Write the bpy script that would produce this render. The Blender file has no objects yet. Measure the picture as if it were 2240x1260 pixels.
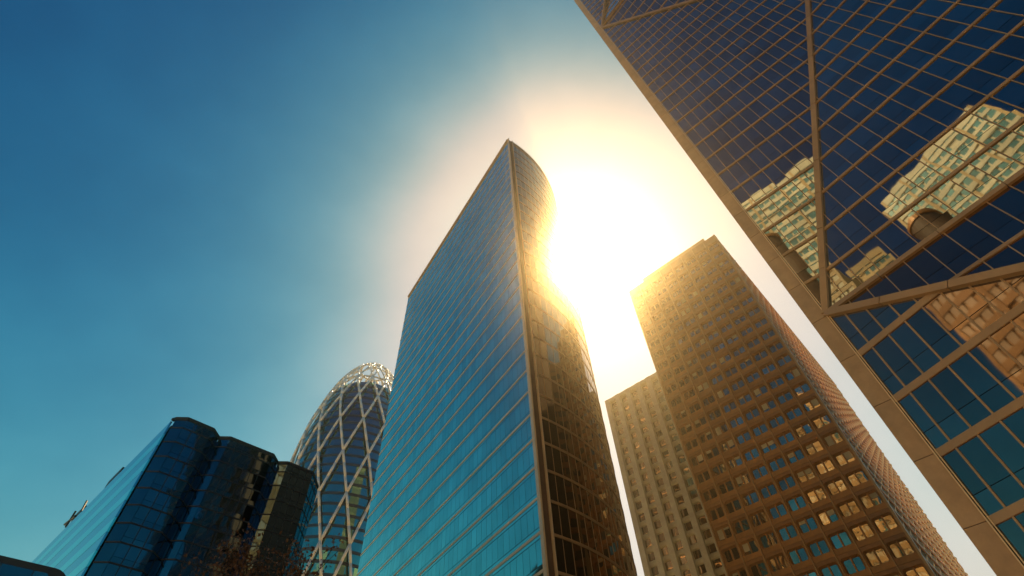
import bpy, math, random
import numpy as np
from mathutils import Matrix, Vector

random.seed(7)
rng = np.random.default_rng(11)
sc = bpy.context.scene
col = sc.collection

# ------------------------------------------------------------------ camera
W0, H0, F0 = 2240.0, 1260.0, 1145.0            # focal length in photo pixels
UP = np.array([-58.0, 892.0, -1145.0]); UP /= np.linalg.norm(UP)   # zenith seen from the lens
FW = np.array([0, 0, -1.0])
YY = FW - UP * FW.dot(UP); YY /= np.linalg.norm(YY)
XX = np.cross(YY, UP)
RM = np.array([XX, YY, UP])
EYE = np.array([0.0, 0.0, 1.6])
cd = bpy.data.cameras.new('camera')
cd.sensor_width = 36.0
cd.lens = F0 / W0 * 36.0
cd.clip_start = 0.1
cd.clip_end = 6000.0
cam = bpy.data.objects.new('camera', cd)
col.objects.link(cam)
mw = Matrix([list(RM[i]) + [EYE[i]] for i in range(3)] + [[0, 0, 0, 1]])
cam.matrix_world = mw
sc.camera = cam

# ------------------------------------------------------------------ sky and sun
SUN_AZ, SUN_EL = 12.5, 53.6                     # degrees, azimuth clockwise from +Y


def hd(az):
    a = math.radians(az)
    return np.array([math.sin(a), math.cos(a), 0.0])


SUN = hd(SUN_AZ) * math.cos(math.radians(SUN_EL)) + np.array([0, 0, math.sin(math.radians(SUN_EL))])
world = bpy.data.worlds.new('World')
sc.world = world
world.use_nodes = True
nt = world.node_tree
nt.nodes.clear()
N = nt.nodes.new
L = nt.links.new
out = N('ShaderNodeOutputWorld')
bg = N('ShaderNodeBackground')
sky = N('ShaderNodeTexSky')
sky.sky_type = 'NISHITA'
sky.sun_disc = False
sky.sun_elevation = math.radians(SUN_EL)
sky.sun_rotation = math.radians(SUN_AZ)
sky.altitude = 50
sky.air_density = 1.0
sky.dust_density = 1.0
sky.ozone_density = 1.0
bg.inputs['Strength'].default_value = 0.10
# deep, contrasty rendering of the clear sky: a tone curve for each colour channel
sep = N('ShaderNodeSeparateColor')
comb = N('ShaderNodeCombineColor')
L(sky.outputs[0], sep.inputs[0])
# faint thin cirrus: a few per cent of unevenness in the sky's brightness
tcw = N('ShaderNodeTexCoord')
mpw = N('ShaderNodeMapping'); mpw.inputs['Scale'].default_value = (2.4, 2.8, 4.2)
mpw.inputs['Rotation'].default_value = (0.3, 0.2, 0.5)
nzw = N('ShaderNodeTexNoise'); nzw.inputs['Scale'].default_value = 1.5; nzw.inputs['Detail'].default_value = 8; nzw.inputs['Roughness'].default_value = 0.6
L(tcw.outputs['Generated'], mpw.inputs[0]); L(mpw.outputs[0], nzw.inputs['Vector'])
mrw = N('ShaderNodeMapRange')
mrw.inputs['From Min'].default_value = 0.3; mrw.inputs['From Max'].default_value = 0.7
mrw.inputs['To Min'].default_value = 0.955; mrw.inputs['To Max'].default_value = 1.07
L(nzw.outputs['Fac'], mrw.inputs['Value'])


# the low sky is milkier than the zenith
sxyz = N('ShaderNodeSeparateXYZ')
L(tcw.outputs['Generated'], sxyz.inputs[0])
low = N('ShaderNodeMapRange')
low.inputs['From Min'].default_value = 0.36; low.inputs['From Max'].default_value = 0.76
low.inputs['To Min'].default_value = 1.13; low.inputs['To Max'].default_value = 1.0
L(sxyz.outputs['Z'], low.inputs['Value'])
# and milkier still on the sun's side of the horizon
vdot = N('ShaderNodeVectorMath'); vdot.operation = 'DOT_PRODUCT'
vdot.inputs[1].default_value = tuple(hd(SUN_AZ))
L(tcw.outputs['Generated'], vdot.inputs[0])
side = N('ShaderNodeMapRange')
side.inputs['From Min'].default_value = 0.50; side.inputs['From Max'].default_value = 0.92
side.inputs['To Min'].default_value = 1.0; side.inputs['To Max'].default_value = 1.26
L(vdot.outputs['Value'], side.inputs['Value'])


def mth(op, a, b=None):
    m = N('ShaderNodeMath'); m.operation = op
    for k, q in enumerate((a, b)):
        if q is None:
            continue
        if isinstance(q, (int, float)):
            m.inputs[k].default_value = q
        else:
            L(q, m.inputs[k])
    return m.outputs[0]


for ch, (x0, y0, pw, cap) in enumerate(((0.109, 0.036, 4.2, 0.55), (0.089, 0.066, 2.38, 0.57), (0.156, 0.185, 1.8, 0.60))):
    y = mth('MULTIPLY', mth('MULTIPLY', mth('MULTIPLY', mth('MULTIPLY', sep.outputs[ch], mrw.outputs[0]), low.outputs[0]), side.outputs[0]), 0.05 / x0)
    y = mth('MULTIPLY', mth('POWER', y, pw), y0 / cap)
    y = mth('SUBTRACT', 1.0, mth('POWER', 2.71828, mth('MULTIPLY', y, -1.0)))      # soft shoulder
    L(mth('MULTIPLY', y, cap / 0.10), comb.inputs[ch])
L(comb.outputs[0], bg.inputs['Color'])
L(bg.outputs[0], out.inputs['Surface'])

sd = bpy.data.lights.new('sun', 'SUN')
sd.energy = 5.0
sd.angle = math.radians(0.53)
sd.color = (1.0, 0.74, 0.42)
sun = bpy.data.objects.new('sun', sd)
col.objects.link(sun)
sun.rotation_euler = Vector(SUN).to_track_quat('Z', 'Y').to_euler()
sun.location = (60, 150, 260)

sc.view_settings.view_transform = 'Standard'
sc.view_settings.look = 'None'
sc.view_settings.gamma = 1.0
sc.view_settings.use_curve_mapping = False
sc.view_settings.exposure = 0.6
sc.render.engine = 'CYCLES'
cy = sc.cycles
cy.use_denoising = True
cy.max_bounces = 8
cy.diffuse_bounces = 3
cy.glossy_bounces = 4
cy.transmission_bounces = 2
cy.volume_bounces = 0
cy.sample_clamp_indirect = 6.0
cy.caustics_reflective = False
cy.caustics_refractive = False


# ------------------------------------------------------------------ materials
def pmat(name, color, rough=0.6, metal=0.0, vary=0.0, vscale=0.3, bump=0.0, bscale=0.5, stretch=None, spec=0.5):
    m = bpy.data.materials.new(name)
    m.use_nodes = True
    t = m.node_tree
    p = t.nodes['Principled BSDF']
    p.inputs['Base Color'].default_value = (*color, 1)
    p.inputs['Roughness'].default_value = rough
    p.inputs['Metallic'].default_value = metal
    p.inputs['Specular IOR Level'].default_value = spec
    if vary or bump:
        tc = t.nodes.new('ShaderNodeTexCoord')
        mp = t.nodes.new('ShaderNodeMapping')
        t.links.new(tc.outputs['Object'], mp.inputs[0])
        if stretch:
            mp.inputs['Scale'].default_value = stretch
    if vary:
        nz = t.nodes.new('ShaderNodeTexNoise')
        nz.inputs['Scale'].default_value = vscale
        nz.inputs['Detail'].default_value = 6
        nz.inputs['Roughness'].default_value = 0.65
        t.links.new(mp.outputs[0], nz.inputs['Vector'])
        rp = t.nodes.new('ShaderNodeValToRGB')
        lo = tuple(max(0, c * (1 - vary)) for c in color)
        hi = tuple(min(1, c * (1 + vary)) for c in color)
        rp.color_ramp.elements[0].position = 0.32
        rp.color_ramp.elements[0].color = (*lo, 1)
        rp.color_ramp.elements[1].position = 0.68
        rp.color_ramp.elements[1].color = (*hi, 1)
        t.links.new(nz.outputs['Fac'], rp.inputs[0])
        # each piece a shade of its own
        oi = t.nodes.new('ShaderNodeObjectInfo')
        mr = t.nodes.new('ShaderNodeMapRange')
        mr.inputs['To Min'].default_value = 1 - vary * 0.7
        mr.inputs['To Max'].default_value = 1 + vary * 0.4
        t.links.new(oi.outputs['Random'], mr.inputs['Value'])
        mx = t.nodes.new('ShaderNodeMix'); mx.data_type = 'RGBA'; mx.blend_type = 'MULTIPLY'
        mx.inputs[0].default_value = 1.0
        t.links.new(rp.outputs[0], mx.inputs[6])
        t.links.new(mr.outputs[0], mx.inputs[7])
        at = t.nodes.new('ShaderNodeAttribute'); at.attribute_name = 'tone'      # pieces of a joined part
        ma = t.nodes.new('ShaderNodeMath'); ma.operation = 'MULTIPLY_ADD'
        ma.inputs[1].default_value = vary * 0.8; ma.inputs[2].default_value = 1.0
        t.links.new(at.outputs['Fac'], ma.inputs[0])
        mz = t.nodes.new('ShaderNodeMix'); mz.data_type = 'RGBA'; mz.blend_type = 'MULTIPLY'
        mz.inputs[0].default_value = 1.0
        t.links.new(mx.outputs[2], mz.inputs[6])
        t.links.new(ma.outputs[0], mz.inputs[7])
        t.links.new(mz.outputs[2], p.inputs['Base Color'])
    if bump:
        nb = t.nodes.new('ShaderNodeTexNoise')
        nb.inputs['Scale'].default_value = bscale
        nb.inputs['Detail'].default_value = 1.5
        t.links.new(mp.outputs[0], nb.inputs['Vector'])
        b = t.nodes.new('ShaderNodeBump')
        b.inputs['Strength'].default_value = 1.0
        b.inputs['Distance'].default_value = bump
        t.links.new(nb.outputs['Fac'], b.inputs['Height'])
        t.links.new(b.outputs[0], p.inputs['Normal'])
    return m


M = {}
# coated facade glass: mirror-like, tinted
M['glass_navy'] = pmat('navy coated glass', (0.36, 0.36, 0.30), 0.02, 1.0, vary=0.28, vscale=0.05, bump=0.0045, bscale=0.45)
M['glass_low'] = pmat('haze tinted facade glass', (0.30, 0.22, 0.18), 0.03, 1.0, vary=0.3, vscale=0.05, bump=0.004, bscale=0.45)  # warm grey tint puts haze and pale low-sky reflection into the lower facets
M['glass_teal'] = pmat('teal coated glass', (0.42, 0.76, 0.64), 0.05, 1.0, vary=0.16, vscale=0.05, bump=0.003, bscale=0.5)
M['glass_curve'] = pmat('amber reflection glass', (0.32, 0.22, 0.13), 0.02, 1.0, vary=0.15, vscale=0.1, bump=0.006, bscale=0.5)  # warm tint paints the brown tower's reflection into the curved glass
M['glass_brown'] = pmat('bronze window glass', (0.42, 0.34, 0.24), 0.02, 1.0, vary=0.5, vscale=0.1, bump=0.012, bscale=0.5)
M['glass_dark'] = pmat('dark blue glass', (0.10, 0.15, 0.19), 0.03, 1.0, vary=0.2, vscale=0.1, bump=0.008, bscale=0.5)
M['glass_band'] = pmat('light teal glass', (0.36, 1.0, 0.84), 0.10, 1.0, vary=0.05, vscale=0.05)
M['glass_band_dark'] = pmat('deep teal spandrel glass', (0.28, 0.56, 0.64), 0.10, 1.0, vary=0.05, vscale=0.05)
M['glass_cocoon'] = pmat('cocoon glass', (0.20, 0.46, 0.40), 0.05, 1.0, vary=0.15, vscale=0.2, bump=0.02, bscale=0.4)
M['bronze'] = pmat('tan anodised aluminium', (0.45, 0.27, 0.13), 0.42, 0.25, vary=0.12, vscale=0.4)
M['gold_trim'] = pmat('pale gold aluminium', (0.80, 0.58, 0.34), 0.35, 0.3, vary=0.08, vscale=0.4)
M['tan_stone'] = pmat('tan granite cladding', (0.47, 0.29, 0.15), 0.55, 0.0, vary=0.16, vscale=0.8)
M['brown_panel'] = pmat('brown cast panel', (0.60, 0.265, 0.07), 0.5, 0.15, vary=0.22, vscale=0.5)
M['brown_fin'] = pmat('brown fin', (0.72, 0.42, 0.16), 0.45, 0.2, vary=0.1)
M['stud'] = pmat('pale sky glint facet', (0.80, 0.56, 0.22), 0.45, 0.1)  # pale colour stands in for sky reflected in the side bay windows
M['cream_stone'] = pmat('cream concrete', (0.95, 0.82, 0.54), 0.7, 0.0, vary=0.14, vscale=0.5)
M['cream_lit'] = pmat('cream facade panel', (0.82, 0.74, 0.52), 0.6, 0.0, vary=0.12, vscale=0.4)
M['ochre'] = pmat('ochre facade panel', (0.62, 0.42, 0.18), 0.6, 0.0, vary=0.15, vscale=0.4)
M['teal_strip'] = pmat('blue green window strip', (0.10, 0.26, 0.27), 0.25, 0.2, vary=0.3, vscale=0.5)
M['dark_core'] = pmat('dark backing', (0.02, 0.022, 0.025), 0.7)
M['dark_frame'] = pmat('dark metal frame', (0.03, 0.032, 0.035), 0.5, 0.2)
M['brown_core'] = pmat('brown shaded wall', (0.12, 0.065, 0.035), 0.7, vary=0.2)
M['floor_edge'] = pmat('blue grey floor edge', (0.07, 0.10, 0.12), 0.35, 0.3, vary=0.2)
M['blind'] = pmat('cream window blind', (0.80, 0.66, 0.40), 0.7, vary=0.25)
M['white_tube'] = pmat('white painted steel', (0.93, 0.91, 0.84), 0.4, vary=0.06)
M['roof'] = pmat('grey roofing', (0.16, 0.15, 0.14), 0.85, vary=0.2)
M['paving'] = pmat('pale plaza paving', (0.58, 0.47, 0.33), 0.8, vary=0.2, vscale=0.4)
M['bark'] = pmat('dark bark', (0.045, 0.028, 0.018), 0.9, vary=0.3, vscale=3)
M['leaf'] = pmat('russet leaves', (0.10, 0.045, 0.018), 0.7, vary=0.5, vscale=2.0)
M['rooflead'] = pmat('dark roof edge', (0.035, 0.035, 0.04), 0.5, 0.3)


# ------------------------------------------------------------------ geometry helpers
def proj(P):
    c = RM.T @ (np.asarray(P, float) - EYE)
    if c[2] > -0.5:
        return None
    return W0 / 2 + F0 * c[0] / -c[2], H0 / 2 - F0 * c[1] / -c[2]


def ray(x, y):
    d = RM @ np.array([x - W0 / 2, H0 / 2 - y, -F0])
    return d / np.linalg.norm(d)


def px_size(vs):
    pts = [proj(v) for v in vs]
    if any(p is None for p in pts):
        return 0.0
    xs = [p[0] for p in pts]; ys = [p[1] for p in pts]
    if max(xs) < -20 or min(xs) > W0 + 20 or max(ys) < -20 or min(ys) > H0 + 20:
        return 0.0
    # smaller extent along the two main edges
    return math.sqrt(max(1e-6, (max(xs) - min(xs)) * (max(ys) - min(ys))))


def empty(name, loc, label, cat, group=None):
    o = bpy.data.objects.new(name, None)
    col.objects.link(o)
    o.location = loc
    o['label'] = label
    o['category'] = cat
    if group:
        o['group'] = group
    o.empty_display_size = 1.0
    return o


def mesh_obj(name, verts, faces, mat, parent=None, smooth=False):
    base = np.array(parent_base(parent)) if parent is not None else np.zeros(3)
    me = bpy.data.meshes.new(name)
    v = (np.asarray(verts, float) - base).tolist()
    me.from_pydata(v, [], faces)
    me.materials.append(mat)
    if smooth:
        me.polygons.foreach_set('use_smooth', [True] * len(me.polygons))
    o = bpy.data.objects.new(name, me)
    col.objects.link(o)
    if parent is not None:
        o.parent = parent
    return o


def parent_base(o):
    b = np.zeros(3)
    while o is not None:
        b = b + np.array(o.location)
        o = o.parent
    return b


def prism(poly, n, depth):
    """poly: front polygon points (list of vec3); extruded backwards along -n"""
    k = len(poly)
    f = [np.asarray(p, float) for p in poly]
    b = [p - np.asarray(n) * depth for p in f]
    faces = [list(range(k)), list(range(2 * k - 1, k - 1, -1))]
    for i in range(k):
        j = (i + 1) % k
        faces.append([j, i, k + i, k + j])
    return f + b, faces


def box(c, ax, ay, az):
    """box from centre and three half-axis vectors"""
    c, ax, ay, az = (np.asarray(q, float) for q in (c, ax, ay, az))
    v = [c + sx * ax + sy * ay + sz * az for sz in (-1, 1) for sy in (-1, 1) for sx in (-1, 1)]
    f = [[0, 2, 3, 1], [4, 5, 7, 6], [0, 1, 5, 4], [2, 6, 7, 3], [0, 4, 6, 2], [1, 3, 7, 5]]
    return v, f


def bar(a, b, n, width, proud, sink=0.05):
    """rectangular bar from a to b lying on a surface with outward normal n"""
    a = np.asarray(a, float); b = np.asarray(b, float); n = np.asarray(n, float)
    d = b - a; ln = np.linalg.norm(d); d /= ln
    s = np.cross(d, n); s /= np.linalg.norm(s)
    return box((a + b) / 2 + n * (proud - sink) / 2, d * ln / 2, s * width / 2, n * (proud + sink) / 2)


def tube(a, b, r, k=8):
    a = np.asarray(a, float); b = np.asarray(b, float)
    d = (b - a) / np.linalg.norm(b - a)
    t = np.array([0, 0, 1.0]) if abs(d[2]) < 0.9 else np.array([1.0, 0, 0])
    u = np.cross(d, t); u /= np.linalg.norm(u)
    w = np.cross(d, u)
    v = []
    for p in (a, b):
        for i in range(k):
            an = 2 * math.pi * i / k
            v.append(p + (u * math.cos(an) + w * math.sin(an)) * r)
    f = [[i, (i + 1) % k, k + (i + 1) % k, k + i] for i in range(k)]
    f += [list(range(k - 1, -1, -1)), list(range(k, 2 * k))]
    return v, f


def join(pieces):
    V, Fc = [], []
    for p in pieces:
        o = len(V)
        V.extend(p[0])
        Fc.extend([[i + o for i in f] for f in p[1]])
    return V, Fc


def emit(parent, name, pieces, mat, limit=300, minpx=6.0, rest=None, smooth=False, keep_all=False):
    """pieces that show largest become parts of their own, the others one joined part"""
    sc_ = [(px_size(p[0]) * (p[2] if len(p) > 2 else 1.0), i) for i, p in enumerate(pieces)]
    if keep_all and len(pieces) <= limit:
        chosen = set(range(len(pieces)))
    else:
        chosen = set(i for s, i in sorted(sc_, reverse=True)[:limit] if s >= minpx)
    made = {}
    for i in sorted(chosen):
        made[i] = mesh_obj(name, pieces[i][0], pieces[i][1], mat, parent, smooth)
    others = [p for i, p in enumerate(pieces) if i not in chosen]
    if others:
        V, Fc = join(others)
        o = mesh_obj(rest or ('small_' + name + 's'), V, Fc, mat, parent, smooth)
        o['kind'] = 'stuff'
        tv = []
        for p in others:
            tv += [random.uniform(-1, 1)] * len(p[1])
        o.data.attributes.new('tone', 'FLOAT', 'FACE').data.foreach_set('value', tv)
    return made


def clip(poly, conv):
    """Sutherland-Hodgman: clip 2-D polygon by convex counter-clockwise polygon"""
    outp = [tuple(p) for p in poly]
    k = len(conv)
    for i in range(k):
        ax, ay = conv[i]; bx, by = conv[(i + 1) % k]
        inp, outp = outp, []
        if not inp:
            return []
        def side(p):
            return (bx - ax) * (p[1] - ay) - (by - ay) * (p[0] - ax)
        for j in range(len(inp)):
            p, q = inp[j], inp[(j + 1) % len(inp)]
            sp, sq = side(p), side(q)
            if sp >= 0:
                outp.append(p)
            if (sp > 0 and sq < 0) or (sp < 0 and sq > 0):
                t = sp / (sp - sq)
                outp.append((p[0] + t * (q[0] - p[0]), p[1] + t * (q[1] - p[1])))
    return outp


def area2(p):
    return 0.5 * sum(p[i][0] * p[(i + 1) % len(p)][1] - p[(i + 1) % len(p)][0] * p[i][1] for i in range(len(p)))


def dedupe(p, e=1e-4):
    o = []
    for q in p:
        if not o or abs(q[0] - o[-1][0]) + abs(q[1] - o[-1][1]) > e:
            o.append(q)
    if len(o) > 1 and abs(o[0][0] - o[-1][0]) + abs(o[0][1] - o[-1][1]) < e:
        o.pop()
    return o


def tilted(poly, n, sigma):
    """tip a pane a fraction of a degree about its own centre"""
    c = sum(poly) / len(poly)
    t1 = np.cross(n, [0, 0, 1.0])
    t1 /= np.linalg.norm(t1)
    t2 = np.cross(n, t1)
    a, b = rng.normal(0, math.radians(sigma), 2)
    return [p + n * (np.dot(p - c, t1) * a + np.dot(p - c, t2) * b) for p in poly]


Z = np.array([0, 0, 1.0])


def facade(parent, O, u, w, n, poly, slevels, zlevels, bandh, glassmat, framemat, splits=(0.33,),
           mullw=0.062, mullp=0.06, bandp=0.09, gap=0.02, tilt=0.2, panes=None, mulls=None, bands=None,
           bandmode=True, depth=0.05):
    """glazed facade on a plane: panes, mullions and floor bands clipped to the convex 2-D outline"""
    if area2(poly) < 0:
        poly = poly[::-1]
    P = lambda s, v: O + u * s + w * v
    own = panes is None
    panes = [] if panes is None else panes
    mulls = [] if mulls is None else mulls
    bands = [] if bands is None else bands
    for i in range(len(slevels) - 1):
        s0, s1 = slevels[i] + mullw / 2 * 0.6, slevels[i + 1] - mullw / 2 * 0.6
        for k in range(len(zlevels) - 1):
            v0, v1 = zlevels[k] + bandh / 2 * 0.8, zlevels[k + 1] - bandh / 2 * 0.8
            if v1 <= v0:
                continue
            cuts = [v0] + [v0 + (v1 - v0) * f for f in splits] + [v1]
            for a, b in zip(cuts, cuts[1:]):
                c = clip([(s0, a + gap), (s1, a + gap), (s1, b - gap), (s0, b - gap)], poly)
                c = dedupe(c)
                if len(c) < 3 or abs(area2(c)) < 0.02:
                    continue
                pts = [P(*q) for q in c]
                if np.dot(np.cross(pts[1] - pts[0], pts[2] - pts[0]), n) < 0:
                    pts = pts[::-1]
                pts = tilted(pts, n, tilt)
                panes.append(prism(pts, n, depth))
    for s in slevels:
        seg = line_in(poly, ('s', s))
        if seg and seg[1] - seg[0] > 0.3:
            mulls.append(bar(P(s, seg[0]), P(s, seg[1]), n, mullw, mullp))
    for v in zlevels:
        seg = line_in(poly, ('v', v))
        if seg and seg[1] - seg[0] > 0.3:
            bands.append(bar(P(seg[0], v), P(seg[1], v), n, bandh, bandp))
    return panes, mulls, bands


def line_in(poly, q):
    ax = 0 if q[0] == 's' else 1
    hits = []
    for i in range(len(poly)):
        a, b = poly[i], poly[(i + 1) % len(poly)]
        if (a[ax] - q[1]) * (b[ax] - q[1]) < 0:
            t = (q[1] - a[ax]) / (b[ax] - a[ax])
            hits.append(a[1 - ax] + t * (b[1 - ax] - a[1 - ax]))
    if len(hits) < 2:
        return None
    return min(hits), max(hits)


def slab(pts2, z0, z1):
    """closed vertical prism from a plan outline"""
    k = len(pts2)
    v = [np.array([p[0], p[1], z0]) for p in pts2] + [np.array([p[0], p[1], z1]) for p in pts2]
    f = [list(range(k - 1, -1, -1)), list(range(k, 2 * k))]
    for i in range(k):
        j = (i + 1) % k
        f.append([i, j, k + j, k + i])
    return v, f


# ------------------------------------------------------------------ ground
g = mesh_obj('ground', *slab([(-900, -900), (900, -900), (900, 900), (-900, 900)], -0.6, 0.0), M['paving'])
g['kind'] = 'structure'

# ------------------------------------------------------------------ half-round glass tower in the middle
C0 = np.array([1.53, 56.98, 0.0])
dl = hd(-34.8)
LEN = 64.5
CT = empty('glass_tower', (float(C0[0]), float(C0[1]), 0), 'half-round glass tower with flat teal side and gold floor lines, beside the sun', 'skyscraper')
ROOF = 141.6
fl = [26.54 + 4.057 * k for k in range(-6, 29)]
nl = np.array([dl[1], -dl[0], 0.0])
if nl.dot(EYE - C0) < 0:
    nl = -nl
arcC = C0[:2] + dl[:2] * LEN / 2
RAD = LEN / 2
a0 = math.atan2(*(C0[:2] - arcC)[::-1])          # plan angle of the near corner
sgn = 1.0
mid = arcC + RAD * np.array([math.cos(a0 + math.pi / 2), math.sin(a0 + math.pi / 2)])
if np.dot(mid - arcC, -nl[:2]) < 0:
    sgn = -1.0
NA = 70


def arc(i, r=RAD):
    a = a0 + sgn * math.pi * i / NA
    return np.array([arcC[0] + r * math.cos(a), arcC[1] + r * math.sin(a), 0.0])


inner = [arc(i, RAD - 0.18) for i in range(NA + 1)]
off = -nl * 0.18
pl = [(p[0] + off[0], p[1] + off[1]) for p in inner]
mesh_obj('core', *slab(pl, 0.0, ROOF - 0.4), M['dark_core'], CT)
# flat side
s_l = list(np.linspace(0.0, LEN, 49))
panes, strips = [], []
for k in range(len(fl) - 1):
    z0, z1 = fl[k], fl[k + 1]
    for a, b, tgt in ((z0 + 0.16, z0 + 0.62, strips), (z0 + 0.70, z1 - 0.66, panes), (z1 - 0.58, z1 - 0.16, strips)):
        if tgt is strips:
            for q in range(0, 48, 8):
                pts = [C0 + dl * s_l[q] + Z * a, C0 + dl * (s_l[q + 8] - 0.05) + Z * a, C0 + dl * (s_l[q + 8] - 0.05) + Z * b, C0 + dl * s_l[q] + Z * b]
                if np.dot(np.cross(pts[1] - pts[0], pts[2] - pts[0]), nl) < 0:
                    pts = pts[::-1]
                strips.append(prism(tilted(pts, nl, 0.03), nl, 0.06))
        else:
            for i in range(48):
                pts = [C0 + dl * (s_l[i] + 0.025) + Z * a, C0 + dl * (s_l[i + 1] - 0.025) + Z * a, C0 + dl * (s_l[i + 1] - 0.025) + Z * b, C0 + dl * (s_l[i] + 0.025) + Z * b]
                if np.dot(np.cross(pts[1] - pts[0], pts[2] - pts[0]), nl) < 0:
                    pts = pts[::-1]
                panes.append(prism(tilted(pts, nl, 0.22), nl, 0.06))
emit(CT, 'pane', panes, M['glass_teal'], 300, 6, 'upper_panes')
emit(CT, 'spandrel', strips, M['glass_teal'], 300, 6, 'upper_spandrels')
bands = [bar(C0 + Z * z, C0 + dl * LEN + Z * z, nl, 0.32, 0.07) for z in fl]
bands.append(bar(C0 + Z * (ROOF - 0.3), C0 + dl * LEN + Z * (ROOF - 0.3), nl, 0.6, 0.34))
emit(CT, 'floor_line', bands, M['gold_trim'], keep_all=True)
# round side
panes, bands, mulls = [], [], []
for i in range(1, NA):
    p, q = arc(i), arc(i + 1)
    n = (p + q) / 2 - np.array([arcC[0], arcC[1], 0]); n /= np.linalg.norm(n)
    t = (q - p) / np.linalg.norm(q - p)
    for k in range(len(fl)):
        z0 = fl[k]; z1 = fl[k + 1] if k + 1 < len(fl) else ROOF - 0.2
        pts = [p + t * 0.03 + Z * (z0 + 0.1), q - t * 0.03 + Z * (z0 + 0.1), q - t * 0.03 + Z * (z1 - 0.1), p + t * 0.03 + Z * (z1 - 0.1)]
        if np.dot(np.cross(pts[1] - pts[0], pts[2] - pts[0]), n) < 0:
            pts = pts[::-1]
        vis = max(0.0, np.dot(n, (EYE - p) / np.linalg.norm(EYE - p)))
        if vis > 0:
            panes.append((*prism(tilted(pts, n, 0.16), n, 0.05), 1.0))
        else:
            panes.append((*prism(pts, n, 0.05), 0.0))
    mulls.append(bar(p + Z * 2, p + Z * ROOF, n, 0.06, 0.04))
for z in fl + [ROOF - 0.2]:
    v, f = [], []
    hh = 0.17 if z < ROOF - 1 else 0.45
    for i in range(1, NA + 1):
        for rr, zz in ((RAD - 0.04, z - hh), (RAD + 0.09, z - hh), (RAD + 0.09, z + hh), (RAD - 0.04, z + hh)):
            v.append(arc(i, rr) + Z * zz)
    for i in range(NA - 1):
        for j in range(4):
            f.append([i * 4 + j, i * 4 + (j + 1) % 4, (i + 1) * 4 + (j + 1) % 4, (i + 1) * 4 + j])
    f.append([0, 1, 2, 3]); f.append([(NA - 1) * 4 + j for j in (3, 2, 1, 0)])
    bands.append((v, f))
emit(CT, 'curved_pane', panes, M['glass_curve'], 300, 6, 'upper_curved_panes')
emit(CT, 'curved_floor_line', bands, M['bronze'], keep_all=True)
emit(CT, 'mullion', mulls, M['bronze'], keep_all=True)
# corner: dark recess between two pale trims
p1 = arc(1)
tn = (p1 - C0) / np.linalg.norm(p1 - C0)
cn = np.array([tn[1], -tn[0], 0.0])
if cn.dot(EYE - C0) < 0:
    cn = -cn
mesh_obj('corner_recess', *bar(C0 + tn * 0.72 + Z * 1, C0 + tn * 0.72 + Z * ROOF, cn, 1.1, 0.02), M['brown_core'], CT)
emit(CT, 'corner_trim', [bar(C0 + tn * s + Z * 1, C0 + tn * s + Z * (ROOF + 0.4), cn, wd, 0.3, 0.3) for s, wd in ((0.10, 0.26), (1.36, 0.22))], M['gold_trim'], keep_all=True)
mesh_obj('roof', *slab([(p[0], p[1]) for p in [arc(i, RAD - 0.3) for i in range(NA + 1)]], ROOF - 0.38, ROOF - 0.2), M['roof'], CT)

# ------------------------------------------------------------------ faceted tower on the right
E0 = 33.0 * hd(41)
FT = empty('faceted_tower', (float(E0[0]), float(E0[1]), 0), 'huge faceted navy glass tower with tan grid and diagonal ribs, mirroring cream buildings', 'skyscraper')
dA, dD, dB = hd(130.2), hd(150.5), hd(141.0)


def hnorm(d):
    n = np.array([d[1], -d[0], 0.0])
    return n if n.dot(EYE - E0) > 0 else -n


nA, nD = hnorm(dA), hnorm(dD)
V1 = E0 + Z * 117.3
V2 = E0 + Z * 28.2
V3 = E0 + dA * 22.3 + Z * 75.1
FLZ = [27.95 + 3.66 * k for k in range(-7, 34)]
TOPZ = 151.0


def tilt_plane(P, d, Q):
    """plane through P holding horizontal d and point Q: up-slope vector and normal"""
    n = np.cross(Q - P, d); n /= np.linalg.norm(n)
    if n.dot(EYE - P) < 0:
        n = -n
    w = np.cross(n, d); w /= np.linalg.norm(w)
    if w[2] < 0:
        w = -w
    return w, n


frame_p, frame_m, frame_b, low_p = [], [], [], []
# A: triangle beside the left edge
facade(FT, E0, dA, Z, nA, [(0, 28.2), (22.3, 75.1), (0, 117.3)], [0.0 + 1.09 * i for i in range(22)], FLZ, 0.23, None, None,
       panes=frame_p, mulls=frame_m, bands=frame_b, tilt=0.22)
# sliver above the upper knot
ds = 14.0
facade(FT, E0, dA, Z, nA, [(0, 117.3), (9.5, TOPZ), (0, TOPZ)], [0.0 + 1.09 * i for i in range(12)], FLZ, 0.23, None, None,
       panes=frame_p, mulls=frame_m, bands=frame_b, tilt=0.25)
# D: below the lower knot
Q4 = E0 + dD * 9.07 + Z * 22.15
facade(FT, E0, dD, Z, nD, [(0, 0), (38, 0), (38, 28.2 - 0.667 * 38), (0, 28.2)], [-0.22 + 1.19 * i for i in range(34)], FLZ, 0.42, None, None,
       panes=low_p, mulls=frame_m, bands=frame_b, tilt=0.16, mullw=0.10)
# B: leaning facet right of the long rib
wB, nB = tilt_plane(V2, dB, V3)
rel = V3 - V2
sB, vB = rel.dot(dB), rel.dot(wB)
zb = [(z - 28.2) / wB[2] for z in FLZ if z > 27.5]
zb[0] = 0.0
facade(FT, V2, dB, wB, nB, [(0, 0), (40, 0), (40, vB + 25), (sB, vB)], [0.35 + 1.30 * i for i in range(32)], zb, 0.26, None, None,
       panes=frame_p, mulls=frame_m, bands=frame_b, tilt=0.20)
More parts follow.
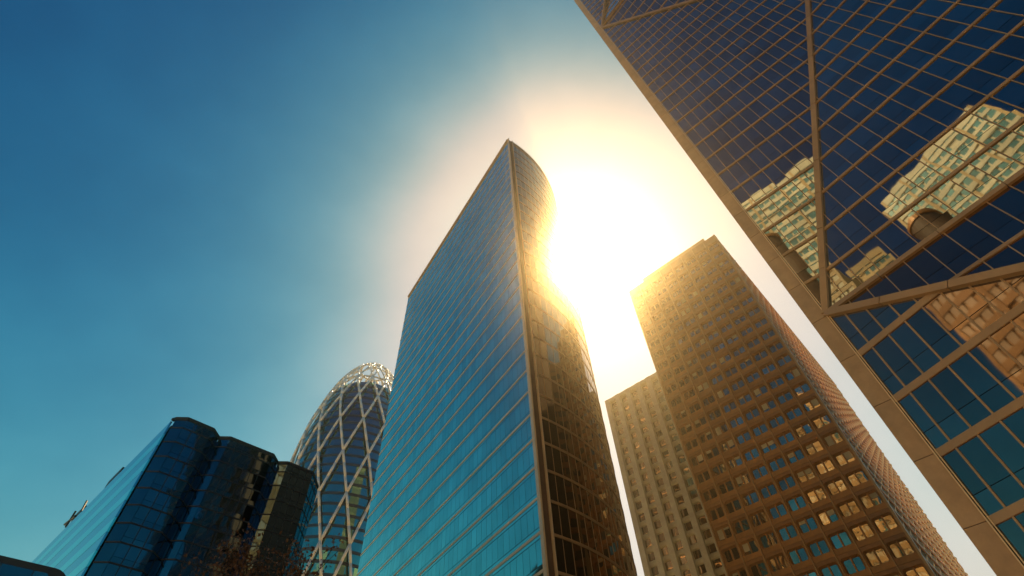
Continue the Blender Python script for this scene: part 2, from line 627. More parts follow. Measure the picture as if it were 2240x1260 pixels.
# C: wedge between the level rib and the falling rib
wC, nC = tilt_plane(V2, dB, Q4)
rel = Q4 - V2
k4 = 38 / 9.07
zc = [(z - 28.2) / wC[2] for z in FLZ if z < 29]
zc[-1] = 0.0
facade(FT, V2, dB, wC, nC, [(0, 0), (rel.dot(dB) * k4, rel.dot(wC) * k4), (40, 0)], [0.35 + 1.30 * i for i in range(32)], zc, 0.26, None, None,
       panes=low_p, mulls=frame_m, bands=frame_b, tilt=0.14, splits=(0.33,))
# upper facets above the falling rib of the upper knot
wE, nE = tilt_plane(V1, dB, V3)
rel = V3 - V1
ze = [(z - 117.3) / wE[2] for z in FLZ if z < 117.0]
facade(FT, V1, dB, wE, nE, [(0, 0), (rel.dot(dB), rel.dot(wE)), (40, rel.dot(wE)), (40, 0)], [0.35 + 1.30 * i for i in range(32)], ze + [0.0], 0.27, None, None,
       panes=frame_p, mulls=frame_m, bands=frame_b, tilt=0.25)
wG = Z * 0.996 - nB * [1, 1, 0] * 0.09
wG /= np.linalg.norm(wG)
nG = np.cross(dB, wG); nG /= np.linalg.norm(nG)
if nG.dot(EYE - V1) < 0:
    nG = -nG
hG = (TOPZ - 117.3) / wG[2]
facade(FT, V1, dB, wG, nG, [(0, 0), (40, 0), (40, hG), (8.5, hG)], [0.35 + 1.30 * i for i in range(32)], [(z - 117.3) / wG[2] for z in FLZ if z > 117.0], 0.27, None, None,
       panes=frame_p, mulls=frame_m, bands=frame_b, tilt=0.25)
emit(FT, 'pane', frame_p, M['glass_navy'], 300, 6, 'upper_panes')
emit(FT, 'low_pane', low_p, M['glass_low'], 300, 6, 'low_panes')
emit(FT, 'mullion', frame_m, M['bronze'], 300, 3, 'far_mullions')
emit(FT, 'floor_band', frame_b, M['bronze'], 300, 3, 'far_floor_bands')
# ribs along the folds
ribs = []
for a_, b_, n_, wd_, pr_ in ((V2, V3, nA + nB, 0.46, 0.28), (V2, V2 + dB * 40, nC + nB, 0.38, 0.22),
                             (V2, E0 + dD * 38 + Z * (28.2 - 0.667 * 38), nC + nD, 0.50, 0.32), (V1, V3, nA + nE, 0.46, 0.28),
                             (V1, V1 + dB * 40, nE + nG, 0.36, 0.22), (V1, E0 + dA * 9.5 + Z * TOPZ, nA + nG, 0.36, 0.22)):
    n_ = n_ / np.linalg.norm(n_)
    ln_ = np.linalg.norm(b_ - a_); d_ = (b_ - a_) / ln_
    k_ = max(1, round(ln_ / 3.9))
    for q in range(k_):
        ribs.append(bar(a_ + d_ * (ln_ * q / k_ + 0.025), a_ + d_ * (ln_ * (q + 1) / k_ - 0.025), n_, wd_, pr_ - 0.012 * (q % 2), 0.25))
emit(FT, 'rib_panel', ribs, M['bronze'], 300, 2, 'far_rib_panels')
# edge pier of stone panels with joints
pier = []
for k in range(42):
    z0 = -1.3 + 3.66 * k
    z0, z1 = max(z0, 0.0) + 0.02, z0 + 3.66 - 0.02
    c = E0 - dA * 0.60 + Z * (z0 + z1) / 2
    pier.append(box(c - nA * 0.45, dA * 0.52, nA * 0.62, Z * (z1 - z0) / 2))
emit(FT, 'pier_panel', pier, M['tan_stone'], keep_all=True)
mesh_obj('pier_core', *box(E0 - dA * 0.60 - nA * 0.45 + Z * 75.5, dA * 0.49, nA * 0.59, Z * 75.5), M['brown_core'], FT)
emit(FT, 'edge_trim', [bar(E0 - dA * 0.045 + Z * 0.1, E0 - dA * 0.045 + Z * 150.8, nA, 0.07, 0.26, 0.1),
                       bar(E0 + dA * 0.075 + Z * 0.1, E0 + dA * 0.075 + Z * 150.8, nA, 0.06, 0.17, 0.1)], M['gold_trim'], keep_all=True)
# body behind the glass
bk = hd(39.8)
Ei = E0 - nA * 0.35 - dA * 0.3
R1 = E0 + dB * 40 + (bk * 3)
mesh_obj('core', *slab([(Ei + bk * 6)[:2], (Ei + bk * 45)[:2], (R1 + bk * 45)[:2], (R1 + bk * 6)[:2]], 0, TOPZ - 1), M['dark_core'], FT)
back = []
for (O, u, w, n, poly) in ((E0, dA, Z, nA, [(0, 28.2), (22.3, 75.1), (0, 117.3)]), (E0, dA, Z, nA, [(0, 117.3), (9.5, TOPZ), (0, TOPZ)]),
                           (E0, dD, Z, nD, [(0, 0), (38, 0), (38, 2.8), (0, 28.2)]), (V2, dB, wB, nB, [(0, 0), (40, 0), (40, vB + 25), (sB, vB)]),
                           (V2, dB, wC, nC, [(0, 0), ((Q4 - V2).dot(dB) * k4, (Q4 - V2).dot(wC) * k4), (40, 0)]),
                           (V1, dB, wE, nE, [(0, 0), (rel.dot(dB), rel.dot(wE)), (40, rel.dot(wE)), (40, 0)]), (V1, dB, wG, nG, [(0, 0), (40, 0), (40, hG), (8.5, hG)])):
    pts = [O + u * s + w * v - n * 0.10 for s, v in poly]
    if np.dot(np.cross(pts[1] - pts[0], pts[2] - pts[0]), n) < 0:
        pts = pts[::-1]
    back.append(prism(pts, n, 0.1))
mesh_obj('backing_wall', *join(back), M['dark_core'], FT)

# ------------------------------------------------------------------ brown tower
PL = 92 * hd(19.43)
dBr = hd(129.8)
dBs = hd(39.8)
WB, DB, HB, FB = 25.08, 74.0, 108.1, 3.42
BT = empty('brown_tower', (float(PL[0]), float(PL[1]), 0), 'brown office tower with rows of paired six-sided windows, right of the sun', 'skyscraper')
nBr = np.array([dBr[1], -dBr[0], 0.0])
if nBr.dot(EYE - PL) < 0:
    nBr = -nBr
PRr = PL + dBr * WB
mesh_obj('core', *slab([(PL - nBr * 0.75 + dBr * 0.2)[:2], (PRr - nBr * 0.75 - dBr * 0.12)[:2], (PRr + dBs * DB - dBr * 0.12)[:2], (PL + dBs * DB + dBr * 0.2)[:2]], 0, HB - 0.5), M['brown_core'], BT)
BW = WB / 8
zbase = HB - 1.9 - 31 * FB


def oct8(cx, cz, hw, hh, ch):
    return [(cx - hw, cz - hh + ch), (cx - hw + ch, cz - hh), (cx + hw - ch, cz - hh), (cx + hw, cz - hh + ch),
            (cx + hw, cz + hh - ch), (cx + hw - ch, cz + hh), (cx - hw + ch, cz + hh), (cx - hw, cz + hh - ch)]


def panel_mesh():
    # local frame: x along the wall, y outward, z up
    r = [(0.02, 0.02), (BW - 0.02, 0.02), (BW - 0.02, FB - 0.02), (0.02, FB - 0.02)]
    f8 = oct8(BW / 2, FB * 0.53, 1.30, 1.05, 0.20)
    b8 = oct8(BW / 2, FB * 0.53, 1.10, 0.84, 0.14)
    v = [(x, 0.0, z) for x, z in r] + [(x, 0.10, z) for x, z in f8] + [(x, -0.42, z) for x, z in b8] + [(x, -0.5, z) for x, z in r]
    F = []
    q = lambda i: 4 + i % 8
    F += [[0, 1, q(2), q(1)], [1, 2, q(4), q(3)], [2, 3, q(6), q(5)], [3, 0, q(0), q(7)]]
    F += [[0, q(1), q(0)], [1, q(3), q(2)], [2, q(5), q(4)], [3, q(7), q(6)]]
    for i in range(8):
        F.append([4 + i, 4 + (i + 1) % 8, 12 + (i + 1) % 8, 12 + i])
    for i in range(4):
        F.append([i, 20 + i, 20 + (i + 1) % 4, (i + 1) % 4])
    me = bpy.data.meshes.new('window_panel')
    me.from_pydata(v, [], F)
    me.materials.append(M['brown_panel'])
    return me


def frame_matrix(o, x, y):
    m = Matrix.Identity(4)
    for i in range(3):
        m[i][0] = x[i]; m[i][1] = y[i]; m[i][2] = Z[i]; m[i][3] = o[i]
    return m


pm = panel_mesh()
panes, blinds, pane_of, blind_of = [], [], [], []


def hold(o, part):
    """make o a sub-part of an already placed part"""
    o.parent = part
    o.matrix_parent_inverse = part.matrix_basis.inverted()


for k in range(31):
    for i in range(8):
        o = PL + dBr * BW * i + Z * (zbase + FB * k)
        if o[2] < 14:
            continue
        ob = bpy.data.objects.new('window_panel', pm)
        col.objects.link(ob)
        ob.parent = BT
        ob.matrix_local = frame_matrix(o - PL, dBr, nBr)
        for s in (0, 1):
            x0, x1 = (BW / 2 - 1.10, BW / 2 - 0.09) if s == 0 else (BW / 2 + 0.09, BW / 2 + 1.10)
            zc0, zc1 = FB * 0.53 - 0.84, FB * 0.53 + 0.84
            pts = [o + dBr * x0 + Z * zc0, o + dBr * x1 + Z * zc0, o + dBr * x1 + Z * zc1, o + dBr * x0 + Z * zc1]
            pts = [p - nBr * 0.43 for p in pts]
            if np.dot(np.cross(pts[1] - pts[0], pts[2] - pts[0]), nBr) < 0:
                pts = pts[::-1]
            panes.append(prism(tilted(pts, nBr, 0.8), nBr, 0.04)); pane_of.append(ob)
            if random.random() < 0.20:
                dn = random.choice((0.35, 0.5, 0.75, 1.2, 1.6))
                bl_ = [o + dBr * (x0 + 0.03) + Z * (zc1 - dn), o + dBr * (x1 - 0.03) + Z * (zc1 - dn), o + dBr * (x1 - 0.03) + Z * (zc1 - 0.02), o + dBr * (x0 + 0.03) + Z * (zc1 - 0.02)]
                bl_ = [p - nBr * 0.38 for p in bl_]
                if np.dot(np.cross(bl_[1] - bl_[0], bl_[2] - bl_[0]), nBr) < 0:
                    bl_ = bl_[::-1]
                blinds.append(prism(bl_, nBr, 0.015)); blind_of.append(ob)
        panes_m = bar(o + dBr * BW / 2 + Z * (FB * 0.53 - 1.0) - nBr * 0.43, o + dBr * BW / 2 + Z * (FB * 0.53 + 1.0) - nBr * 0.43, nBr, 0.20, 0.26)
        hold(mesh_obj('window_mullion', *panes_m, M['brown_panel'], BT), ob)
for i, o in emit(BT, 'blind', blinds, M['blind'], keep_all=True).items():
    hold(o, blind_of[i])
for i, o in emit(BT, 'pane', panes, M['glass_brown'], 300, 6, 'upper_panes').items():
    hold(o, pane_of[i])
lowz = zbase + FB * math.ceil((14 - zbase) / FB)
mesh_obj('base_wall', *box(PL + dBr * WB / 2 - nBr * 0.35 + Z * (lowz - 0.03) / 2, dBr * (WB / 2 - 0.05), nBr * 0.3, Z * (lowz - 0.03) / 2), M['brown_panel'], BT)
emit(BT, 'fin', [bar(PL + dBr * BW * i + Z * 0.2, PL + dBr * BW * i + Z * (HB - 0.3), nBr, 0.13, 0.30, 0.02) for i in range(9)], M['brown_fin'], keep_all=True)
par = [box(PL + dBr * WB / 2 - nBr * 0.6 + Z * (HB - 0.98), dBr * (WB / 2 - 0.01), nBr * 0.58, Z * 0.92)]
emit(BT, 'parapet', par, M['brown_panel'], keep_all=True)
pent = []
for i in range(5):
    c = PL + dBr * (4.3 + 18.2 * (i + 0.5) / 5) - nBr * 1.2 + Z * (HB + 0.95)
    pent.append(box(c, dBr * (18.2 / 10 - 0.03), nBr * 0.5, Z * 0.95))
emit(BT, 'penthouse_panel', pent, M['brown_fin'], keep_all=True)
pc = PL + dBr * 13.4 + dBs * 12
mesh_obj('penthouse', *box(pc + Z * (HB + 0.6), dBr * 8.6, dBs * 10.6, Z * 1.1), M['brown_core'], BT)
mesh_obj('roof', *slab([(PL + dBs * 1.3 + dBr * 0.1)[:2], (PRr + dBs * 1.3 - dBr * 0.1)[:2], (PRr + dBs * DB)[:2], (PL + dBs * DB)[:2]], HB - 0.45, HB - 0.2), M['roof'], BT)
# shaded right side: courses of small angled bay windows
nSd = dBr
side = []
for k in range(31):
    z = zbase + FB * k
    for j in range(24):
        o = PRr + dBs * (0.8 + 3.05 * j) + Z * (z + 0.9)
        h = 1.25; wv = 1.1; pr = 0.38
        v = [o, o + dBs * wv, o + dBs * wv + Z * h, o + Z * h, o + dBs * wv * 0.75 + Z * h * 0.72 + nSd * pr]
        side.append((v, [[0, 1, 4], [1, 2, 4], [2, 3, 4], [3, 0, 4], [3, 2, 1, 0]]))
V, Fc = join(side)
o = mesh_obj('side_bay_windows', V, Fc, M['stud'], BT)
o['kind'] = 'stuff'
sl = [box(PRr + dBs * DB / 2 + Z * (zbase + FB * k + 0.35) + nSd * 0.06, dBs * (DB / 2), nSd * 0.10, Z * 0.28) for k in range(32)]
emit(BT, 'side_floor_ledge', sl, M['brown_panel'], keep_all=True)
mesh_obj('corner_pier', *box(PRr + Z * (HB / 2 - 0.2) - nBr * 0.25 + dBr * 0.02, dBr * 0.16, nBr * 0.45, Z * (HB / 2 - 0.3)), M['brown_fin'], BT)

# ------------------------------------------------------------------ cream ribbed building behind
PB = 130 * hd(12.0)
dC2 = hd(129.0)
nC2 = np.array([dC2[1], -dC2[0], 0.0])
if nC2.dot(EYE - PB) < 0:
    nC2 = -nC2
HC, FC, BC = 105.3, 3.2, 3.65
RB = empty('ribbed_tower', (float(PB[0]), float(PB[1]), 0), 'cream concrete slab tower with vertical ribs, half hidden behind the brown tower', 'skyscraper')
WC = BC * 8
mesh_obj('core', *slab([(PB - nC2 * 0.5)[:2], (PB - nC2 * 0.5 + dC2 * WC)[:2], (PB - nC2 * 20 + dC2 * WC)[:2], (PB - nC2 * 20)[:2]], 0, HC - 0.3), M['cream_stone'], RB)
ribs, win, spn = [], [], []
for i in range(9):
    s = BC * i
    ribs.append(bar(PB + dC2 * s + Z * 0.3, PB + dC2 * s + Z * HC, nC2, 1.45, 0.75, 0.5))
for i in range(8):
    for k in range(3, 32):
        z = HC - 1.2 - FC * (32 - k)
        a = PB + dC2 * (BC * i + 0.62); b = PB + dC2 * (BC * (i + 1) - 0.62)
        m_ = (a + b) / 2
        pts = [a + dC2 * 0.15 + Z * (z + 1.25), b - dC2 * 0.15 + Z * (z + 1.25), b - dC2 * 0.15 + Z * (z + 2.95), a + dC2 * 0.15 + Z * (z + 2.95)]
        pts = [p - nC2 * 0.40 for p in pts]
        if np.dot(np.cross(pts[1] - pts[0], pts[2] - pts[0]), nC2) < 0:
            pts = pts[::-1]
        win.append(prism(tilted(pts, nC2, 0.8), nC2, 0.05))
        # bulged spandrel below the window
        y0, y1 = -0.45, -0.02
        v = []
        for ss in (a, b):
            for yy, zz in ((y0, z - 0.2), (y1 - 0.12, z - 0.05), (y1, z + 0.5), (y1 - 0.12, z + 1.05), (y0, z + 1.22)):
                v.append(ss + nC2 * yy + Z * zz)
        f = [[j, j + 1, 5 + j + 1, 5 + j] for j in range(4)] + [[4, 0, 5, 9], [0, 1, 2, 3, 4], [9, 8, 7, 6, 5]]
        spn.append((v, f))
emit(RB, 'rib', ribs, M['cream_stone'], keep_all=True)
emit(RB, 'pane', win, M['glass_brown'], 300, 6, 'lower_panes')
emit(RB, 'spandrel', spn, M['cream_stone'], 300, 6, 'lower_spandrels')
mesh_obj('cornice', *box(PB + dC2 * WC / 2 + nC2 * 0.05 + Z * (HC - 0.5), dC2 * (WC / 2 + 0.7), nC2 * 0.53, Z * 0.55), M['cream_stone'], RB)

# ------------------------------------------------------------------ cocoon tower
CA = 185 * hd(-20.6)
CO = empty('cocoon_tower', (float(CA[0]), float(CA[1]), 0), 'rounded bullet-shaped tower wrapped in a white diagonal steel lattice', 'skyscraper')
prof = [(0, 16), (20, 18), (50, 20.6), (80, 22), (105, 22.2), (118, 21.8), (126, 21.2), (133, 20.0), (139, 18.6), (147, 16.6), (155, 14.0), (161, 11.2), (166, 7.8), (169.2, 4.4), (170.6, 1.6)]


def prad(z):
    for (z0, r0), (z1, r1) in zip(prof, prof[1:]):
        if z <= z1:
            return r0 + (r1 - r0) * (z - z0) / (z1 - z0)
    return 0.5


def cp(z, th, dr=0.0):
    r = prad(z) + dr
    return CA + np.array([r * math.cos(th), r * math.sin(th), z])


SEG = 44
rings_g, rings_s = [], []
fz = 3.55
k = 0
zz0 = 0.0
while zz0 < 147.0:
    for tgt, za, zb_, dr in ((rings_g, zz0 + 0.9, zz0 + fz, -1.3), (rings_s, zz0, zz0 + 0.9, -1.18)):
        v, f = [], []
        for i in range(SEG):
            th = 2 * math.pi * i / SEG
            v += [cp(za, th, dr), cp(zb_, th, dr), cp(zb_, th, dr - 0.25), cp(za, th, dr - 0.25)]
        for i in range(SEG):
            j = (i + 1) % SEG
            for q in range(4):
                f.append([i * 4 + q, j * 4 + q, j * 4 + (q + 1) % 4, i * 4 + (q + 1) % 4])
        tgt.append((v, f))
    zz0 += fz
emit(CO, 'glass_storey', rings_g, M['glass_cocoon'], keep_all=True)
emit(CO, 'floor_edge', rings_s, M['floor_edge'], keep_all=True)
mesh_obj('core', *slab([(CA[0] + 10 * math.cos(t_), CA[1] + 10 * math.sin(t_)) for t_ in np.linspace(0, 2 * math.pi, 20, endpoint=False)], 0, 153), M['dark_core'], CO)
mesh_obj('terrace_roof', *slab([(CA[0] + 14.6 * math.cos(t_), CA[1] + 14.6 * math.sin(t_)) for t_ in np.linspace(0, 2 * math.pi, 32, endpoint=False)], 147.0, 147.6), M['roof'], CO)
mesh_obj('plant_room', *box(CA + Z * 154.3, hd(-60) * 4.2, hd(30) * 4.8, Z * 3.0), M['brown_core'], CO)
lv = [0.0, 16, 32, 48, 64, 80, 96, 111.5, 126.4, 140.2, 152.2, 161.8, 168.0]
NS = 16
TH0 = math.atan2(-CA[1], -CA[0])        # towards the eye
struts = []
for q in range(len(lv) - 1):
    for i in range(NS):
        th = TH0 + 2 * math.pi * (i + 0.5 * (q % 2)) / NS
        for s in (-1, 1):
            t2 = th + s * math.pi / NS
            zm = (lv[q] + lv[q + 1]) / 2
            a, m_, b = cp(lv[q], th), cp(zm, (th + t2) / 2), cp(lv[q + 1], t2)
            face = 1.0 if np.dot(m_[:2] - CA[:2], EYE[:2] - CA[:2]) > -60 else 0.3
            r = 0.45 if q < 10 else 0.34
            pts = [cp(lv[q] + (lv[q + 1] - lv[q]) * w_, th + (t2 - th) * w_) for w_ in (0, 0.33, 0.67, 1)]
            pc_ = [tube(x, y + (y - x) * 0.02, r, 7) for x, y in zip(pts, pts[1:])]
            V, Fc = join(pc_)
            struts.append((V, Fc, face))
emit(CO, 'lattice_strut', struts, M['white_tube'], 300, 3, 'rear_lattice_struts', smooth=True)
v, f = [], []
for zr, rr in ((168.0, 0.45), (152.2, 0.35)):
    pts = [cp(zr, 2 * math.pi * i / 40) for i in range(40)]
    V, Fc = join([tube(pts[i], pts[(i + 1) % 40], rr, 6) for i in range(40)])
    mesh_obj('crown_ring', V, Fc, M['white_tube'], CO, True)
mesh_obj('antenna', *tube(CA + Z * 165, CA + Z * 174.5, 0.12, 6), M['white_tube'], CO)
for j in range(6):
    t_ = TH0 + j * 1.05 + 0.3
    pts = [cp(168.0, t_), CA + Z * 170.3 + np.array([2.2 * math.cos(t_), 2.2 * math.sin(t_), 0]), CA + Z * 170.9]
    V, Fc = join([tube(pts[0], pts[1], 0.35, 6), tube(pts[1], pts[2], 0.35, 6)])
    mesh_obj('crown_spoke', V, Fc, M['white_tube'], CO, True)

# ------------------------------------------------------------------ dark pleated glass block on the left
LB_pts = [(-70.4, 82.6), (-69.4, 82.3), (-67.1, 82.6), (-63.5, 86.5), (-63.5, 89.3), (-61.2, 89.6), (-54.4, 96.5), (-54.4, 99.3), (-52.2, 99.6), (-47.9, 104.1), (-48.4, 110.0)]
KL = 0.60
LB_pts = [np.array([x * KL, y * KL, 0.0]) for x, y in LB_pts]
HL = 70.0 * KL + 1.6
LB = empty('pleated_block', (-41.6, 49.4, 0), 'dark blue glass office block with pleated front and pale teal banded end', 'office building')
far = LB_pts[0] + hd(-49.0) * 50
mesh_obj('core', *slab([tuple((p + hd(-49) * 0.35 + hd(-3) * 0.5)[:2]) for p in LB_pts] + [tuple((LB_pts[-1] + hd(-49) * 50)[:2]), tuple((far + hd(41) * 0.3)[:2])], 0, HL - 0.4), M['dark_core'], LB)
FL2 = 3.25 * KL
zl = [HL - 1.45 - FL2 * k for k in range(22, -1, -1)]
panes, mulls, bands = [], [], []
for a, b in zip(LB_pts[1:], LB_pts[2:]):
    d = b - a
    ln = np.linalg.norm(d); d = d / ln
    n = np.array([d[1], -d[0], 0.0])
    if n.dot(EYE - (a + b) / 2) < 0 and abs(n.dot(EYE - a)) > 20:
        n = -n
    if n[0] < 0 and n[1] > 0:
        n = -n
    cols = max(1, round(ln / (1.75 * KL)))
    facade(LB, a, d, Z, n, [(0, 0), (ln, 0), (ln, HL), (0, HL)], list(np.linspace(0, ln, cols + 1)), zl + [HL - 0.3], 0.14, None, None,
           panes=panes, mulls=mulls, bands=bands, mullw=0.07, mullp=0.04, bandp=0.05, splits=(0.30,) if ln > 2.4 else (), tilt=0.35, gap=0.015)
emit(LB, 'pane', panes, M['glass_dark'], 300, 5, 'hidden_panes')
emit(LB, 'mullion', mulls, M['dark_frame'], 300, 3, 'short_mullions')
emit(LB, 'transom', bands, M['dark_frame'], 300, 3, 'short_transoms')
cop = []
for a, b in zip(LB_pts[:-1], LB_pts[1:]):
    d = (b - a) / np.linalg.norm(b - a)
    n = np.array([d[1], -d[0], 0.0])
    if n[1] > 0 and n[0] < 0.5:
        n = -n
    cop.append(bar(a + Z * (HL - 0.05), b + Z * (HL - 0.05), n, 0.28, 0.08, 0.3))
emit(LB, 'coping', cop, M['rooflead'], keep_all=True)
# banded end wall
dE = hd(-49.0)
nEw = np.array([dE[1], -dE[0], 0.0])
if nEw.dot(EYE - LB_pts[0]) < 0:
    nEw = -nEw
b1, b2 = [], []
BP = FL2 * 1.75
for k in range(12):
    z = HL - 0.3 - BP * (k + 1)
    a = LB_pts[0] + Z * z
    for tgt, lo, hi, pr in ((b1, 0.02, BP * 0.46, 0.03), (b2, BP * 0.46 + 0.03, BP - 0.02, 0.02)):
        pts = [a + Z * lo, a + dE * 50 + Z * lo, a + dE * 50 + Z * hi, a + Z * hi]
        pts = [p + nEw * pr for p in pts]
        if np.dot(np.cross(pts[1] - pts[0], pts[2] - pts[0]), nEw) < 0:
            pts = pts[::-1]
        tgt.append(prism(pts, nEw, 0.2))
emit(LB, 'spandrel_band', b1, M['glass_band'], keep_all=True)
emit(LB, 'window_band', b2, M['glass_band_dark'], keep_all=True)
rc = LB_pts[0] + dE * 19.5
eq = [box(rc + Z * (HL + 0.9) + hd(41) * 0.8, dE * 2.4, hd(41) * 0.6, Z * 0.9)]
emit(LB, 'roof_cradle', eq, M['dark_frame'], keep_all=True)
rc = LB_pts[0] + dE * 31.5
V, Fc = join([box(rc + Z * (HL + 0.8) + hd(41) * 0.8, dE * 1.8, hd(41) * 0.7, Z * 0.7), tube(rc + Z * (HL + 0.5), rc + dE * 6 + Z * (HL + 1.6), 0.18), tube(rc + dE * 3 + Z * HL, rc + dE * 3.3 + Z * (HL + 2.6), 0.14), tube(rc - dE * 3 + Z * HL, rc - dE * 2 + Z * (HL + 2.0), 0.14)])
mesh_obj('maintenance_crane', V, Fc, M['dark_frame'], LB)

# ------------------------------------------------------------------ low dark building at the lower left
LC = 52 * hd(-41.6)
LW = empty('low_glass_block', (float(LC[0]), float(LC[1]), 0), 'low dark blue glass block with rounded roof corner at the bottom left', 'office building')
dLo = hd(47.0)
pA = LC - dLo * 16
hl = 20.75
bl = np.array([-dLo[1], dLo[0], 0.0])
if bl.dot(LC) < 0:
    bl = -bl
outl = [(0, 0), (16.6, 0), (16.6, hl - 1.3)] + [(16.6 - 1.3 + 1.3 * math.cos(t_), hl - 1.3 + 1.3 * math.sin(t_)) for t_ in np.linspace(0.25, math.pi / 2, 6)] + [(0, hl)]
pts = [pA + dLo * s + Z * z for s, z in outl]
nLo = -bl
if np.dot(np.cross(pts[1] - pts[0], pts[2] - pts[0]), nLo) < 0:
    pts = pts[::-1]
mesh_obj('body', *prism(pts, nLo, 14), M['rooflead'], LW)
panes, mulls, bands = [], [], []
facade(LW, pA + nLo * 0.06, dLo, Z, nLo, [(0.2, 0), (16.2, 0), (16.2, hl - 1.6), (15.0, hl - 0.45), (0.2, hl - 0.45)], [0.2 + 2.0 * i for i in range(9)], [hl - 0.4 - 3.6 * k for k in range(5, -1, -1)], 0.12, None, None,
       panes=panes, mulls=mulls, bands=bands, tilt=0.6)
emit(LW, 'pane', panes, M['glass_dark'], 300, 5, 'lower_panes')
emit(LW, 'mullion', mulls, M['dark_frame'], keep_all=True)
emit(LW, 'transom', bands, M['dark_frame'], keep_all=True)


# ------------------------------------------------------------------ sunlit buildings behind the viewer, seen in the mirror glass
def striped(name, label, A, B, depth, H, fh, wallmat, stripmat, cols):
    A = np.array([*A, 0.0]); B = np.array([*B, 0.0])
    d = (B - A); ln = np.linalg.norm(d); d /= ln
    n = np.array([d[1], -d[0], 0.0])
    if n.dot(np.array([20, 45, 0.0]) - A) < 0:
        n = -n
    r = empty(name, (float(A[0]), float(A[1]), 0), label, 'tower')
    mesh_obj('core', *slab([tuple((A - n * 0.2)[:2]), tuple((B - n * 0.2)[:2]), tuple((B - n * depth)[:2]), tuple((A - n * depth)[:2])], 0, H - 0.3), wallmat, r)
    sp, st, pi = [], [], []
    nf = int(H / fh)
    for k in range(nf):
        z = H - fh * (k + 1)
        h = 1.5 if k else 3.0
        sp.append(bar(A + Z * (z + fh - h / 2), B + Z * (z + fh - h / 2), n, h, 0.12, 0.1))
        if k % 5 == 3:
            h0 = 0.3
        for c in range(cols):
            if (k * 7 + c * 3) % 11 == 0:
                continue
            a = A + d * (ln * c / cols + 0.25); b = A + d * (ln * (c + 1) / cols - 0.25)
            zc_ = z + (fh - h) / 2
            st.append(bar(a + Z * zc_, b + Z * zc_, n, fh - h - 0.15, 0.0, 0.06))
    for c in range(0, cols + 1, 4):
        pi.append(bar(A + d * ln * c / cols + Z * 0.5, A + d * ln * c / cols + Z * (H - 0.2), n, 0.7, 0.2, 0.1))
    emit(r, 'spandrel', sp, wallmat, keep_all=True)
    emit(r, 'window_strip', st, stripmat, 300, 1e9, 'window_strips')
    emit(r, 'pier', pi, M['ochre'], keep_all=True)
    return r


striped('striped_tower', 'cream tower with blue green window stripes, mirrored largest in the faceted tower', (-12.4, -59.0), (-38.6, -39.5), 18, 155.0, 3.7, M['cream_lit'], M['teal_strip'], 16)
striped('slim_tower', 'slim ochre tower mirrored beside the lower knot of the faceted tower', (-56.0, -42.0), (-63.0, -34.0), 4, 160.0, 3.7, M['ochre'], M['teal_strip'], 6)
rt = empty('round_tower', (-25.0, -31.0, 0), 'dark round shaft mirrored in front of the cream striped tower', 'tower')
mesh_obj('shaft', *slab([(-25.0 + 3.4 * math.cos(t_), -31.0 + 3.4 * math.sin(t_)) for t_ in np.linspace(0, 2 * math.pi, 28, endpoint=False)], 0, 116), M['brown_core'], rt)
mesh_obj('cap', *slab([(-25.0 + 3.7 * math.cos(t_), -31.0 + 3.7 * math.sin(t_)) for t_ in np.linspace(0, 2 * math.pi, 28, endpoint=False)], 116.0, 117.2), M['brown_panel'], rt)
striped('ochre_block', 'ochre block with pale windows mirrored low in the faceted tower', (-36.0, -14.0), (-47.0, -3.2), 10, 125.0, 3.6, M['ochre'], M['cream_lit'], 8)
# brown slab standing behind the faceted tower, mirrored in the curved glass
mir = striped('brown_block', 'brown slab block mirrored in the curved glass of the half-round tower', (67.5, 22.0), (67.5, 74.5), 20, 118.0, 3.6, M['brown_panel'], M['brown_core'], 13)

# ------------------------------------------------------------------ tree at the lower edge
TP = 38 * hd(-24.3)
TR = empty('street_tree', (float(TP[0]), float(TP[1]), 0), 'thin russet tree crown at the bottom edge below the cocoon tower', 'tree')
limbs, tips = [], []


def grow(a, d, ln, r, depth):
    b = a + d * ln
    limbs.append((a, b, r))
    if depth == 0:
        tips.append(b)
        return
    for _ in range(3 if depth > 1 else 3):
        dd = d + rng.normal(0, 0.42, 3)
        dd[2] = dd[2] * 0.7 + 0.35
        dd /= np.linalg.norm(dd)
        tips.append(b)
        grow(b, dd, ln * rng.uniform(0.62, 0.82), r * 0.62, depth - 1)


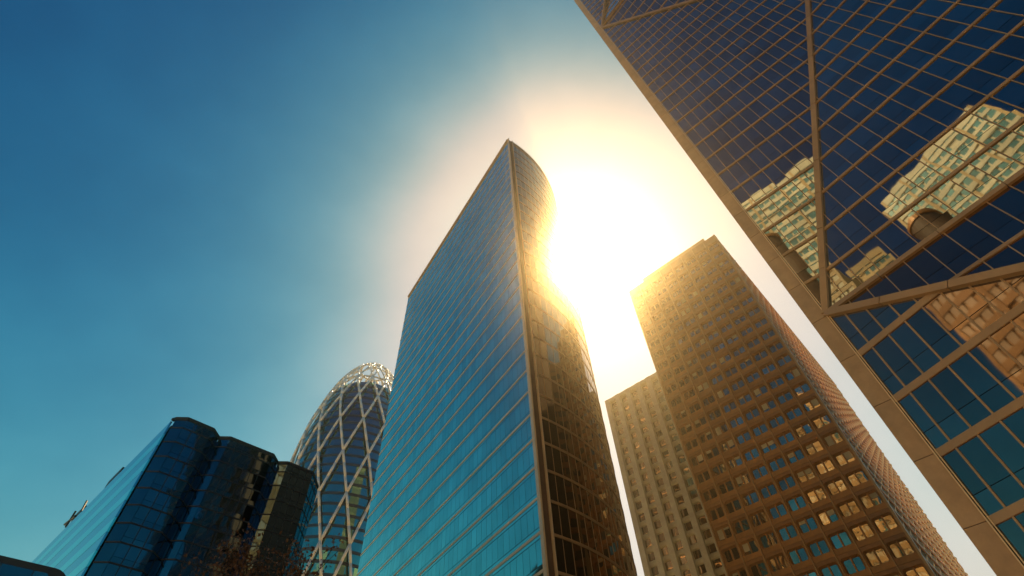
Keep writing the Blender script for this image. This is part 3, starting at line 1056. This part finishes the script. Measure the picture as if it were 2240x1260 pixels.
grow(TP.copy(), np.array([0.03, 0.0, 1.0]), 6.4, 0.22, 0)
for j in range(6):
    an = j * 1.05 + 0.4
    d0 = np.array([0.55 * math.cos(an), 0.55 * math.sin(an), 1.0]); d0 /= np.linalg.norm(d0)
    grow(TP + Z * (5.2 + 0.2 * j), d0, 4.0, 0.11, 4)
top = max(b[2] for a, b, r in limbs)
TARGET_TOP = 17.9
kz = (TARGET_TOP) / top
sk = np.array([0.85, 0.85, kz])
limbs = [((a - TP) * sk + TP, (b - TP) * sk + TP, r) for a, b, r in limbs]
tips = [(b - TP) * sk + TP for b in tips]
V, Fc = join([tube(*limbs[0], 10)])
mesh_obj('trunk', V, Fc, M['bark'], TR, True)
V, Fc = join([tube(a, b, max(r, 0.012), 5) for a, b, r in limbs[1:]])
mesh_obj('limbs', V, Fc, M['bark'], TR, True)
lv_, lf_ = [], []
for b in tips:
    for _ in range(9):
        c = b + rng.normal(0, 0.36, 3)
        u_ = rng.normal(0, 1, 3); u_ /= np.linalg.norm(u_)
        w_ = np.cross(u_, rng.normal(0, 1, 3)); w_ /= np.linalg.norm(w_)
        s_ = rng.uniform(0.07, 0.15)
        o_ = len(lv_)
        lv_ += [c - u_ * s_, c + w_ * s_ * 0.55, c + u_ * s_, c - w_ * s_ * 0.55]
        lf_.append([o_, o_ + 1, o_ + 2, o_ + 3])
mesh_obj('crown', lv_, lf_, M['leaf'], TR)

# ------------------------------------------------------------------ hazy air round everything
hz = mesh_obj('haze', *box((0, 0, 88.0), (920, 0, 0), (0, 920, 0), (0, 0, 90.0)), pmat('haze', (1, 1, 1)))
hz['kind'] = 'stuff'
hm = hz.data.materials[0]
t = hm.node_tree
t.nodes.clear()
vo = t.nodes.new('ShaderNodeVolumePrincipled')
mo = t.nodes.new('ShaderNodeOutputMaterial')
vo.inputs['Color'].default_value = (1.0, 0.80, 0.46, 1)
vo.inputs['Density'].default_value = 0.00088
vo.inputs['Anisotropy'].default_value = 0.955
t.links.new(vo.outputs[0], mo.inputs['Volume'])
